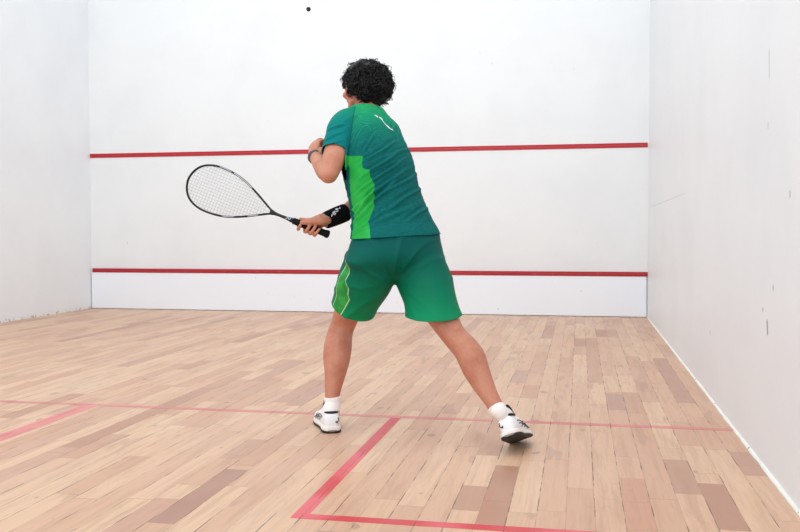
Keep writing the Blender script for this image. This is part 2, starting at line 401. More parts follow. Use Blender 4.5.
for sx in (-1, 1):
    hball(sx * .046, .062, -.022, .024, (1, .7, .8))
    limb(bm, [(hp(sx*.074, .004, -.042), .006), (hp(sx*.083, -.006, -.03), .006), (hp(sx*.09, -.018, -.005), .006), (hp(sx*.09, -.02, .014), .006), (hp(sx*.083, -.006, .026), .006), (hp(sx*.076, .006, .014), .006)])
    hball(sx * .078, -.004, -.004, .022, (.35, .8, 1.2))

for sx in (-1, 1):         # lids
    limb(bm, [(hp(sx*.016, .080, .007), .004), (hp(sx*.024, .0825, .0125), .0046), (hp(sx*.032, .0825, .0135), .0048), (hp(sx*.040, .079, .011), .0046), (hp(sx*.047, .072, .005), .004)])
    limb(bm, [(hp(sx*.016, .080, .003), .0035), (hp(sx*.024, .081, -.0045), .004), (hp(sx*.032, .081, -.0055), .004), (hp(sx*.040, .077, -.003), .004), (hp(sx*.047, .071, .002), .0035)])

# ---- right hand closed on the grip
BUTT = V((1.3745,-5.8357,0.9000)); TOWARD = V((0.7327,-5.9533,1.1577))
A = (TOWARD - BUTT).normalized(); N = (V((2.4951, -9.7955, 0.9173)) - BUTT).normalized(); N = (N - A * N.dot(A)).normalized(); E = N.cross(A).normalized()
if E.z < 0: E = -E
def g(s, up, front): return BUTT + A * s + E * up + N * front
def gr(s, th, r):          # round the grip: 0 = above, 90 = away from the camera, 180 = below, 270 = camera side
    t = math.radians(th); return g(s, math.cos(t) * r, -math.sin(t) * r)
def finger(s0, s1, th0, th1, r0, lead=None, k=1.0):
    pts = []
    for i in range(7):
        q = i / 6; rad = (.0275 if i else .029)
        pts.append((gr(s0 + (s1 - s0) * q, th0 + (th1 - th0) * q, rad), r0 * (1.0 - .22 * q) * (1.08 if i in (2, 4) else 1)))
    limb(bm, pts, sub=3, n=12)
finger(.146, .132, 50, 252, .0096)
finger(.120, .090, 48, 288, .0100)
finger(.0965, .066, 46, 292, .0097)
finger(.074, .045, 46, 288, .0088)
# palm behind the grip, heel of the hand up to the wrist
limb(bm, [(R_WR, .026, .022), (g(.045, .058, -.006), .030, .021), (g(.062, .042, -.018), .033, .017), (g(.078, .026, -.026), .032, .013)], ref=A, sub=4)
limb(bm, [(g(.040, .052, -.004), .018), (g(.050, .036, -.022), .016), (g(.052, .022, -.028), .013)])
limb(bm, [(g(.060, .050, -.006), .018), (g(.092, .034, -.020), .015), (g(.120, .022, -.026), .0125), (g(.142, .018, -.024), .0105)])
# thumb
limb(bm, [(g(.028, .058, .004), .019), (g(.055, .043, .018), .0205), (g(.076, .033, .026), .0165), (g(.098, .022, .030), .0130), (g(.116, .013, .030), .0120), (g(.130, .008, .0285), .0095)], n=14)

# ---- left hand, half closed in front of the chin
LA = (V((1.2918,-5.7428,1.3370)) - V(L_WR)).normalized()
LN = V((-.50, -.85, 0.1)); LN = (LN - LA * LN.dot(LA)).normalized()          # back of the hand, to the left
LB = LA.cross(LN).normalized()
def lh(a, b, n): return V(L_WR) + LA * a + LB * b + LN * n
limb(bm, [(L_WR, .024, .029), (lh(.03, 0, .004), .022, .034), (lh(.062, 0, .007), .017, .038), (lh(.08, 0, .004), .013, .037)], ref=LN, sub=4)
for b, l, r0 in ((-.032, .92, .0092), (-.0105, 1.03, .0096), (.0115, 1.0, .0093), (.032, .84, .0082)):
    limb(bm, [(lh(.07, b, .004), r0 * 1.1), (lh(.083 * l, b, .004), r0 * 1.12), (lh(.108 * l, b, -.012), r0), (lh(.113 * l, b, -.026), r0), (lh(.096 * l, b * .95, -.046), r0 * .9), (lh(.074, b * .9, -.048), r0 * .82)], sub=3, n=12)
limb(bm, [(lh(.012, .028, -.008), .016), (lh(.04, .044, -.024), .0135), (lh(.066, .036, -.044), .011), (lh(.084, .018, -.056), .0095)], n=12)

# feet inside the shoes
def foot_frame(heel, yaw, pitch=0.0, roll=0.0):
    F, Rr = facing(-yaw); m = Matrix((Rr, F, UP)).transposed()
    m = m @ Matrix.Rotation(-pitch, 3, 'X') @ Matrix.Rotation(roll, 3, 'Y')
    return Matrix.Translation(V(heel)) @ m.to_4x4()
FT_L = foot_frame((1.4012,-5.8800,0.0000), -14.0)
PITCH_R = 0.27
FT_R = foot_frame((2.2246,-6.1482,0.0769), 20.0, PITCH_R, -0.40)
for m4 in (FT_L, FT_R):
    limb(bm, [(m4 @ V((0, .05, .085)), .033), (m4 @ V((0, .05, .05)), .03), (m4 @ V((0, .1, .05)), .03), (m4 @ V((0, .2, .035)), .032, .02), (m4 @ V((0, .25, .032)), .026, .016)])

me = union(bm, 0.0036, 5, 0.5)
person = link('person', me, M_skin)
tag(person, 'player in teal shirt and green shorts seen from behind, lunging with a racket', 'person')

# ---- eyes
M_eye = Mat('eye', (238, 234, 228), 0.2)
for sx in (-1, 1):
    bm = bmesh.new(); ball(bm, hp(sx * .031, .0712, .004), .0118); e = obj('eye', bm, M_eye, person)
    bm = bmesh.new(); ball(bm, hp(sx * .031, .0775, .004), .0062); obj('iris', bm, Mat('iris', (50, 30, 20), 0.2), e)

# ------------------------------------------------------------------ clothes
def fold(v, ang, wl, seed, sharp=1.0):
    """height of soft parallel creases running along ang (seen across the back)"""
    u = v.dot(RX); z = v.z
    t = -u * math.sin(ang) + z * math.cos(ang)
    w = noise.noise(V((u * 4, v.dot(HY) * 4, z * 4)) + V((seed, 0, 0))) * 1.5
    s = math.sin(2 * math.pi * t / wl + w * 2.2 + seed)
    return (1 - abs(s)) ** 1.5 * sharp
def displaced(me, fn):
    for v, n in [(v, v.normal.copy()) for v in me.vertices]: v.co += n * fn(v.co)

# ---- shirt
bm = bmesh.new()
shirt_rows = [((1.6960,-5.8428,0.7771), .23, .155, 28, -.05), ((1.6913,-5.8416,0.8308), .221, .15, 29, -.05), ((1.6878,-5.8347,0.8934), .212, .144, 30, -.05), ((1.6634,-5.8159,0.9744), .194, .132, 32, -.08), ((1.6400,-5.8024,1.0469), .184, .126, 34, -.10),
         ((1.6107,-5.7842,1.1384), .182, .126, 37, -.12), ((1.5812,-5.7553,1.2407), .183, .130, 40, -.12), ((1.5483,-5.7275,1.3353), .171, .122, 42, -.10), ((1.5317,-5.7026,1.4027), .158, .11, 42, -.06), ((1.5177,-5.6830,1.4516), .112, .092, 41, -.02),
         ((1.5106,-5.6727,1.4903), .084, .080, 38, 0), ((1.5057,-5.6615,1.5384), .078, .076, 36, 0)]
loft(bm, torso_secs(shirt_rows), 30, 0.92)
limb(bm, [((1.4977,-5.7290,1.4235), .062), ((1.4593,-5.7829,1.4136), .066), ((1.4362,-5.8296,1.3817), .064), ((1.4316,-5.8737,1.3235), .063), ((1.4307,-5.9170,1.2663), .0645), ((1.4275,-5.9610,1.2015), .067)])
limb(bm, [((1.5293,-5.6820,1.4190), .060), ((1.5646,-5.6047,1.3894), .064), ((1.5516,-5.5696,1.3126), .061), ((1.5396,-5.5608,1.2084), .062), ((1.5270,-5.5715,1.1315), .062)])
me = union(bm, 0.0046, 14, 0.5)
dn = lambda v, a, b: max(0.0, min(1.0, (v - a) / (b - a)))
def crease(v, x0, z0, x1, z1, w, h):
    """one soft pulled fold from (x0, z0) to (x1, z1) across the cloth, metres from the middle of the back"""
    u = (v - BK).dot(RX); z = v.z - BK.z
    L = math.hypot(x1 - x0, z1 - z0); cx, cz = (x1 - x0) / L, (z1 - z0) / L
    t = ((u - x0) * cx + (z - z0) * cz) / L; d = (u - x0) * cz - (z - z0) * cx
    d += .010 * noise.noise(v * 7.0)
    if t < -.2 or t > 1.2: return 0.0
    e = max(0.0, 1 - (2 * t - 1) ** 2 * .75)
    return h * e * (math.exp(-(d / w) ** 2) - .55 * math.exp(-((d + 1.6 * w) / w) ** 2))
BK = V((1.6296,-5.7963,1.1240))
CR = [(-.16, -.20, .06, .02, .011, .008), (-.15, -.13, .10, .07, .010, .008), (-.14, -.06, .09, .11, .009, .006), (-.13, .00, .06, .14, .011, .007), (-.11, .08, .05, .20, .010, .006),
      (-.15, -.17, -.03, -.02, .008, .006), (-.02, -.06, .16, .06, .010, .005), (.02, -.12, .18, .0, .012, .005), (-.14, -.22, .0, -.12, .009, .005), (-.10, .13, -.04, .24, .008, .005),
      (.0, .12, .12, .17, .012, .004), (-.06, -.18, .14, -.10, .014, .004), (.10, -.17, .20, -.10, .010, .005), (-.19, .19, -.27, .15, .007, .004), (-.19, .23, -.27, .19, .007, .004), (-.18, .27, -.26, .24, .008, .004)]
def shirt_wave(v):
    h = sum(crease(v, *c[:4], c[4] * .72, c[5] * 1.8) for c in CR)
    m1 = .5 + .5 * noise.noise(v * 5.0 + V((3, 1, 7)))
    h += fold(v, 0.62, .060, 1.3) * .0022 * m1
    k = dn(v.z, HEM_Z - .01, HEM_Z + .07)
    return (h + noise.noise(v * 8) * .003 - .002) * k + .004 * (1 - k)
HEM_Z = V((1.6834,-5.8357,0.8912)).z
displaced(me, shirt_wave)
bm = bmesh.new(); bm.from_mesh(me); bpy.data.meshes.remove(me)
HEM = V((1.6834,-5.8357,0.8912)); LC = V((1.4299,-5.9193,1.2617)); RC = V((1.5396,-5.5612,1.1989)); NK = V((1.5106,-5.6731,1.4809))
cut(bm, HEM, V((0, 0, -1)) + RX * .055, lambda c: c.z < HEM.z + .08)
cut(bm, LC, (V((1.4232,-5.9619,1.2015)) - V((1.4294,-5.8741,1.3235))).normalized() + RX * .0, lambda c: (c - V((1.4218,-5.9565,1.2150))).length < .105 and (c - V((1.4788,-5.8441,1.1908))).dot(RX) < -.012)
cut(bm, RC, V((1.5270,-5.5715,1.1315)) - V((1.5610,-5.5677,1.3126)), lambda c: (c - V((1.5305,-5.5650,1.1509))).length < .10 and (c - V((1.6107,-5.7842,1.1384))).dot(HY) > .15)
cut(bm, NK, UP + HY * .25, lambda c: c.z > NK.z - .05 and (c - NK).length < .16)
for v in [v for v in bm.verts if not v.link_faces]: bm.verts.remove(v)

M_shirt = fabric('shirt_fabric')
shirt = obj('shirt', bm, M_shirt, person); thicken(shirt, .003)
M_white = Mat('white_print', (235, 236, 238), 0.6)
def set_attr(o, name, vals):
    a = o.data.attributes.new(name, 'FLOAT', 'POINT'); a.data.foreach_set('value', vals)
def around(axis0, axis1, zero):
    """angle round an axis and height above its foot, the coordinates the cloth is printed in"""
    a0, a1 = V(axis0), V(axis1); k = (a1 - a0).normalized(); z = V(zero); z = (z - k * z.dot(k)).normalized(); w = k.cross(z)
    def f(p):
        d = V(p) - a0; return math.atan2(d.dot(w), d.dot(z)), d.dot(k)
    return f
def edge_ramp(m, h, pts, h0, h1, lo, hi):
    """angle as a function of height: a colour ramp holding (angle - lo) / (hi - lo)"""
    pts = sorted(pts, key=lambda q: q[1]); st = [((q[1] - h0) / (h1 - h0), (q[0] - lo) / (hi - lo)) for q in pts]
    r = m.ramp(m.math('DIVIDE', m.math('SUBTRACT', h, h0), h1 - h0), [(max(0, min(1, p)), (v, v, v, 1)) for p, v in st])
    return m.math('ADD', m.math('MULTIPLY', r, hi - lo), lo)

# shirt print
fs = around((1.6834,-5.8356,0.8934), (1.5295,-5.7031,1.4027), -facing(38)[1] - facing(38)[0] * .3)
th, ht = zip(*[fs(v.co) for v in shirt.data.vertices])
set_attr(shirt, 'around', th); set_attr(shirt, 'up', ht)
def arm_side(p):          # distance past the armhole seam of the left sleeve
    if p.z < LC.z - .05: return -.2
    return min((p - seam_p).dot(seam_n), .105 - min((p - V(q)).length for q in ((1.4478,-5.8112,1.4015), (1.4316,-5.8737,1.3235), (1.4264,-5.9233,1.2571))) )
seam_n = (RX * -1 + UP * .12).normalized(); seam_p = V((1.4789,-5.7959,1.3754))
set_attr(shirt, 'armhole', [arm_side(v.co) for v in shirt.data.vertices])
R_EDGE = [(1.5967,-5.9785,.9682), (1.600,-5.977,.975), (1.6186,-5.9645,1.0247), (1.6127,-5.9376,1.1216), (1.5922,-5.934,1.157), (1.5922,-5.9337,1.1833), (1.5585,-5.9282,1.192), (1.5548,-5.9139,1.2423)]
L_EDGE = [(1.5188,-5.9515,.903), (1.5232,-5.9499,.9645), (1.5077,-5.9237,1.0354), (1.4964,-5.9218,1.1635), (1.4924,-5.9141,1.2302)]
re_, le_ = [fs(p) for p in R_EDGE], [fs(p) for p in L_EDGE]
sgn = 1 if re_[0][0] > le_[0][0] else -1
m = M_shirt; A_, U_, H_ = m.attr('around'), m.attr('up'), m.attr('armhole')
hmax = max(re_[-1][1], le_[-1][1]); hmin = min(re_[0][1], le_[0][1])
er = edge_ramp(m, U_, re_, hmin, hmax, -1.6, 1.6); el = edge_ramp(m, U_, le_, hmin, hmax, -1.6, 1.6)
inside = m.math('MULTIPLY', m.step(m.math('MULTIPLY', m.math('SUBTRACT', er, A_), sgn), -.006, .006), m.step(m.math('MULTIPLY', m.math('SUBTRACT', A_, el), sgn), -.006, .006))
p_ = m.pos()
inside = m.math('MULTIPLY', inside, m.math('SUBTRACT', 1.0, m.step(m.xyz(p_)[2], 1.2455, 1.2495)))
body = m.ramp(m.math('DIVIDE', U_, .60), [(0.0, (0, 90, 87)), (0.45, (0, 84, 82)), (0.68, (0, 94, 87)), (0.82, (4, 112, 92)), (0.92, (18, 136, 98)), (1.0, (34, 156, 98))])
hz = m.noise(m.vec(*[m.math('MULTIPLY', q, k) for q, k in zip(m.xyz(p_), (60, 60, 260))]), 1.0, 3, .7)
hl = m.math('SUBTRACT', 1.0, m.step(U_, .40, .52))
body = m.mix(m.math('MULTIPLY', m.math('MULTIPLY', m.step(hz, .42, .68), hl), .30), body, lin((30, 126, 126)))
tn = m.noise(p_, 7.5, 1, .4)
topo = m.math('SUBTRACT', 1.0, m.step(m.math('ABSOLUTE', m.math('SINE', m.math('MULTIPLY', tn, 70.0))), .08, .30))
body = m.mix(m.math('MULTIPLY', m.math('MULTIPLY', topo, m.step(U_, .36, .5)), .30), body, lin((70, 190, 140)))
slv = m.ramp(m.math('DIVIDE', U_, .60), [(0.55, (0, 108, 112)), (0.85, (0, 114, 110)), (0.97, (10, 126, 102))])
body = m.mix(m.step(H_, -.002, .002), body, slv)
seam = m.math('SUBTRACT', 1.0, m.step(m.math('ABSOLUTE', H_), .0012, .0035))
body = m.mix(m.math('MULTIPLY', seam, .6), body, lin((0, 60, 66)))
pan = m.mix(m.step(m.noise(p_, 9.0, 2), .4, .65), lin((36, 158, 66)), lin((52, 172, 76)))
col = m.mix(inside, body, pan)
hemline = m.math('SUBTRACT', 1.0, m.step(m.math('ABSOLUTE', m.math('SUBTRACT', U_, .016)), .001, .003))
col = m.mix(m.math('MULTIPLY', hemline, .25), col, lin((0, 60, 64)))
m.set('Base Color', col)
m.bump(m.noise(p_, 500.0, 2), .25, .001)

# white lettering across the shoulders, following the cloth
dg = bpy.context.evaluated_depsgraph_get(); dg.update()
tree = BVHTree.FromObject(shirt, dg)
def snap(q, lift=.0012):
    loc, nor, _, _ = tree.find_nearest(V(q)); out = (V(q) - loc)
    return loc + (nor if nor.dot(HY) < 0 else -nor) * lift
bm = bmesh.new()
for pts, r in (([(1.5776,-5.7636,1.4337), (1.5749,-5.7640,1.4392), (1.5802,-5.7627,1.4438), (1.5874,-5.7614,1.4424), (1.5901,-5.7611,1.4360), (1.5848,-5.7623,1.4314)], .0020),
               ([(1.5812,-5.7629,1.4355), (1.5865,-5.7617,1.4374)], .0016),
               ([(1.5953,-5.7550,1.4352), (1.6034,-5.7537,1.4270), (1.6126,-5.7574,1.4145), (1.6236,-5.7609,1.4012), (1.6357,-5.7610,1.3895), (1.6469,-5.7570,1.3815), (1.6585,-5.7498,1.3771)], .0026)):
    limb(bm, [(snap(q), r) for q in spline([list(p) for p in pts], 3)], sub=2, n=6)
obj('lettering', bm, M_white, shirt)

# ---- shorts
bm = bmesh.new()
loft(bm, torso_secs([((1.6833,-5.8236,0.9383), .195, .138, 30, -.08), ((1.6857,-5.8359,0.8755), .214, .146, 29, -.05), ((1.6894,-5.8478,0.8130), .232, .150, 28, -.03), ((1.6887,-5.8450,0.7592), .226, .128, 28, 0), ((1.6856,-5.8372,0.7140), .12, .075, 28, 0)]), 30, .92)
limb(bm, [((1.5961,-5.8777,0.7867), .122, .136), ((1.5444,-5.8355,0.6946), .127, .130), ((1.4937,-5.7829,0.6039), .112, .115), ((1.4547,-5.7426,0.5305), .108, .112), ((1.4247,-5.7207,0.4623), .108)], ref=RX)
limb(bm, [((1.7688,-5.7923,0.7847), .122, .136), ((1.8120,-5.8179,0.6960), .125, .130), ((1.8449,-5.8656,0.6147), .120), ((1.8661,-5.9000,0.5427), .1265, .118), ((1.8907,-5.9439,0.4689), .128, .12)], ref=RX)
me = union(bm, 0.0065, 34, 0.5)
def shorts_wave(v):
    m1 = .5 + .5 * noise.noise(v * 4.0 + V((8, 2, 1)))
    d = (v - V((1.6970,-5.8822,0.6807)))
    rad = math.atan2(d.z, d.dot(RX))
    h = (1 - abs(math.sin(rad * 6 + noise.noise(v * 5) * 2))) ** 2 * .012 * m1 * dn(d.length, .05, .14)
    return h + noise.noise(v * 8) * .004 - .002
displaced(me, shorts_wave)
bm = bmesh.new(); bm.from_mesh(me); bpy.data.meshes.remove(me)
cut(bm, V((1.6833,-5.8349,0.9113)), UP, lambda c: c.z > V((1.6835,-5.8363,0.8755)).z)
mid = V((1.6886,-5.8635,0.6796))
cut(bm, V((1.4733,-5.7684,0.5586)), (V((1.4547,-5.7426,0.5305)) - V((1.5489,-5.8346,0.6946))) + V((0, 0, -.05)) + RX * .0, lambda c: (c - mid).dot(RX) < 0.01 and c.z < mid.z - .01)
cut(bm, V((1.8679,-5.9249,0.5468)), V((0, 0, -1)) + RX * .05 + HY * .12, lambda c: (c - mid).dot(RX) > -0.01 and c.z < mid.z - .01)
for v in [v for v in bm.verts if not v.link_faces]: bm.verts.remove(v)
M_shorts = fabric('shorts_fabric', 0.6)
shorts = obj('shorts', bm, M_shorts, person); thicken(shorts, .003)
# shorts: printed side panel on the left leg with pale piping; base colour paler towards the hems
fl_ = around((1.4367,-5.7651,0.5694), (1.5852,-5.8700,0.7775), -RX - HY * .9)
th, ht = zip(*[fl_(v.co) for v in shorts.data.vertices])
set_attr(shorts, 'around', th); set_attr(shorts, 'up', ht)
set_attr(shorts, 'left_leg', [(mid - v.co).dot(RX) for v in shorts.data.vertices])
B_EDGE = [(1.4695,-5.8899,.5802), (1.4936,-5.9182,.614), (1.4883,-5.9255,.6345), (1.4975,-5.943,.6646), (1.4831,-5.9398,.6997), (1.5058,-5.9564,.7317), (1.4948,-5.9832,.7766)]
F_EDGE = [(1.4142,-5.8567,.6175), (1.4338,-5.8844,.6918), (1.478,-5.968,.7766)]
be_, fe_ = [fl_(p) for p in B_EDGE], [fl_(p) for p in F_EDGE]
sg2 = 1 if be_[1][0] > fe_[0][0] else -1
m = M_shorts; A_, U_, G_ = m.attr('around'), m.attr('up'), m.attr('left_leg')
hm0, hm1 = min(q[1] for q in be_), max(q[1] for q in be_)
eb = edge_ramp(m, U_, be_, hm0, hm1, -1.6, 1.6); ef = edge_ramp(m, U_, fe_, hm0, hm1, -1.6, 1.6)
db = m.math('MULTIPLY', m.math('SUBTRACT', eb, A_), sg2); df = m.math('MULTIPLY', m.math('SUBTRACT', A_, ef), sg2)
lim = m.math('MULTIPLY', m.math('SUBTRACT', 1.0, m.step(U_, hm1 - .003, hm1 + .003)), m.step(G_, .02, .03))
ins = m.math('MULTIPLY', m.math('MULTIPLY', m.step(db, -.008, .008), m.step(df, -.008, .008)), lim)
pipe = m.math('MULTIPLY', m.math('MAXIMUM', m.math('SUBTRACT', 1.0, m.step(m.math('ABSOLUTE', db), .012, .028)), m.math('SUBTRACT', 1.0, m.step(m.math('ABSOLUTE', df), .012, .028))), lim)
p_ = m.pos(); z_ = m.xyz(p_)[2]
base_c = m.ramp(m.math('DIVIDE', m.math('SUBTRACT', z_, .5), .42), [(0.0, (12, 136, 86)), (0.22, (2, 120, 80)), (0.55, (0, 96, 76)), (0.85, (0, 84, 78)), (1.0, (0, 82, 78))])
pw = m.noise(p_, 16.0, 3, .6)
pc = m.mix(m.step(pw, .42, .62), lin((40, 136, 58)), lin((58, 160, 74)))
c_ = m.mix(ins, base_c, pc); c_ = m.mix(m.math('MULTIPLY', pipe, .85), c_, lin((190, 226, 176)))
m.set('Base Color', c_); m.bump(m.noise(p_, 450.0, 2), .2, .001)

# ---- wristband and watch
M_black = Mat('black_towelling', (16, 16, 18), 0.95, 0.1); _n = M_black.noise(M_black.pos(), 500.0, 2); M_black.bump(_n, 0.8, 0.002)
w0, w1 = V((1.4345,-5.7400,1.0042)), V((1.3501,-5.8136,0.9621))
def sleeve(name, pts, mat, parent, n=24, ref=(0, 0, 1), sub=6):
    bm = bmesh.new(); limb(bm, pts, sub=sub, n=n, ref=ref, round_ends=False); return obj(name, bm, mat, parent)
d = (w1 - w0)
band = sleeve('wristband', [(w0, .037), (w0 + d * .04, .041), (w0 + d * .3, .0425), (w0 + d * .7, .041), (w0 + d * .95, .038), (w1, .034)], M_black, person)
band['label'] = 'black towelling wristband with a small white mark'
bn = (V((2.4951, -9.7955, 0.9173)) - w0).normalized(); da = d.normalized(); bu = bn.cross(da).normalized()
if bu.z < 0: bu = -bu
def on_band(s, t):
    r = .0428; a = t / r; c = w0 + d * s
    up = (bu - da * bu.dot(da)).normalized(); fr = up.cross(da); fr = fr if fr.dot(bn) > 0 else -fr
    return c + up * r * math.sin(a) + fr * r * math.cos(a)
bm = bmesh.new()
for stroke in ([(.40, .030), (.46, .036), (.50, .030), (.45, .024), (.50, .018), (.56, .022)], [(.60, .026), (.64, .018), (.60, .012), (.66, .009), (.70, .016), (.66, .024)], [(.34, .028), (.30, .034)], [(.76, .014), (.80, .008)]):
    limb(bm, [(on_band(*q), .0022) for q in stroke], sub=3, n=6)
obj('print', bm, M_white, band)
M_watch = Mat('watch_strap', (62, 66, 70), 0.4)
WA = (V(L_WR) - V((1.3387,-5.8602,1.2301))).normalized(); lw0 = V(L_WR) - WA * .006
wt = sleeve('watch', [(lw0 - WA * .010, .0320, .0290), (lw0 - WA * .008, .0345, .0315), (lw0 + WA * .008, .0345, .0315), (lw0 + WA * .010, .0320, .0290)], M_watch, person, ref=LB, sub=2)
wt['label'] = 'dark watch on the left wrist'
bm = bmesh.new(); ball(bm, lw0 + LN * .028, .016, (1, 1, .4), LN.to_track_quat('Z', 'Y').to_matrix()); obj('watch_case', bm, Mat('watch_case', (70, 74, 80), 0.3, 0.5, Metallic=0.6), wt)

# ---- socks
M_sock = Mat('white_sock', (240, 232, 228), 0.9, 0.2); _p = M_sock.pos(); M_sock.bump(M_sock.noise(_p, 300, 2), .4, .002)
sleeve('sock', [((1.3810,-5.8081,0.1538), .0355), ((1.3815,-5.8083,0.1468), .0385), ((1.3834,-5.8122,0.1152), .037), (FT_L @ V((0, .05, .09)), .040), (FT_L @ V((0, .05, .05)), .036)], M_sock, person, ref=RX)
sleeve('sock', [((2.1610,-6.0800,0.1853), .0355), ((2.1651,-6.0845,0.1797), .0372), ((2.1795,-6.0975,0.1653), .0345), (FT_R @ V((0, .052, .092)), .034), (FT_R @ V((0, .05, .05)), .036)], M_sock, person, ref=RX)
# ---- hair: a mass of loose curls
M_hair = Mat('black_hair', (9, 7, 6), 0.40, 0.35)
hr = random.Random(11); bm = bmesh.new()
HE = HC + RX * .026 + UP * .006 + HY * .0
def hair_dir(d):            # head directions that carry hair
    x, y, z = d
    if y > .35 and z < .50: return False
    if y > -.02 and z < .0: return False
    if z < -.35 and y > -.35: return False
    return z > -.92
def hair_pt(d, k=1.0):
    x, y, z = d; r = .116 + .016 * noise.noise(V(d) * 2.6 + V((4, 2, 9)))
    if z < -.35: r *= 1.0 - .04 * min(1, (-.35 - z) / .45)
    return HE + hrot @ V((x * r * k * .98, y * r * k * 1.02, z * r * k * (.95 if z > 0 else 1.02)))
def rdir(): 
    while True:
        d = V((hr.gauss(0, 1), hr.gauss(0, 1), hr.gauss(0, 1))).normalized()
        if hair_dir(d): return d
for i in range(300):
    d = rdir(); ball(bm, hair_pt(d, .82), hr.uniform(.012, .021), (1, 1, .8), None, 10)
ball(bm, HC + hrot @ V((0, -.018, .026)), .1, (.80, .95, .96), hrot, 20)
base = union(bm, .005, 3, .5)
bm = bmesh.new(); bm.from_mesh(base); bpy.data.meshes.remove(base)
def curl(p, n, size, turns, r, length):
    t = n.orthogonal().normalized(); t = Quaternion(n, hr.uniform(0, 6.28)) @ t
    ax = (t + n * hr.uniform(-.1, .55)).normalized(); s1 = ax.orthogonal().normalized(); s2 = ax.cross(s1)
    ph = hr.uniform(0, 6.28); m = int(9 * turns) + 2; rings = []
    C = []
    for i in range(m):
        q = i / (m - 1); a = ph + q * turns * 6.283; f = size * (.75 + .35 * math.sin(q * 3.1))
        C.append(p + ax * length * (q - .5) + (s1 * math.cos(a) + s2 * math.sin(a)) * f)
    for i, c in enumerate(C):
        tt = (C[min(i + 1, m - 1)] - C[max(i - 1, 0)]).normalized(); u = tt.orthogonal().normalized(); w = tt.cross(u)
        rr_ = r * (1 - .65 * abs(2 * i / (m - 1) - 1) ** 3)
        rings.append([bm.verts.new(c + (u * math.cos(k * 1.5708) + w * math.sin(k * 1.5708)) * rr_) for k in range(4)])
    for a, b in zip(rings, rings[1:]):
        for k in range(4): bm.faces.new((a[k], a[(k + 1) % 4], b[(k + 1) % 4], b[k]))
for i in range(1000):
    d = rdir(); p = hair_pt(d, hr.uniform(.90, 1.0)); n = (p - HE).normalized()
    curl(p, n, hr.uniform(.008, .014), hr.uniform(.8, 1.6), hr.uniform(.0020, .0036), hr.uniform(.010, .024))
for i in range(1100):
    d = rdir(); p = hair_pt(d, hr.uniform(.90, 1.0)); n = (p - HE).normalized()
    curl(p, n, hr.uniform(.006, .012), hr.uniform(1.0, 2.0), hr.uniform(.0015, .0030), hr.uniform(.010, .026))
for i in range(260):
    d = rdir(); p = hair_pt(d, hr.uniform(.98, 1.13)); n = (p - HE).normalized()
    curl(p, n, hr.uniform(.006, .012), hr.uniform(.8, 1.5), hr.uniform(.0009, .0018), hr.uniform(.012, .03))
hair = obj('hair', bm, M_hair, person); hair['label'] = 'short thick black curly hair'

for sx in (-1, 1):
    bm = bmesh.new(); limb(bm, [(hp(sx*.014, .0955, .030), .0022, .004), (hp(sx*.028, .0945, .036), .0025, .0045), (hp(sx*.044, .082, .031), .0022, .003)]); obj('eyebrow', bm, M_hair, person)
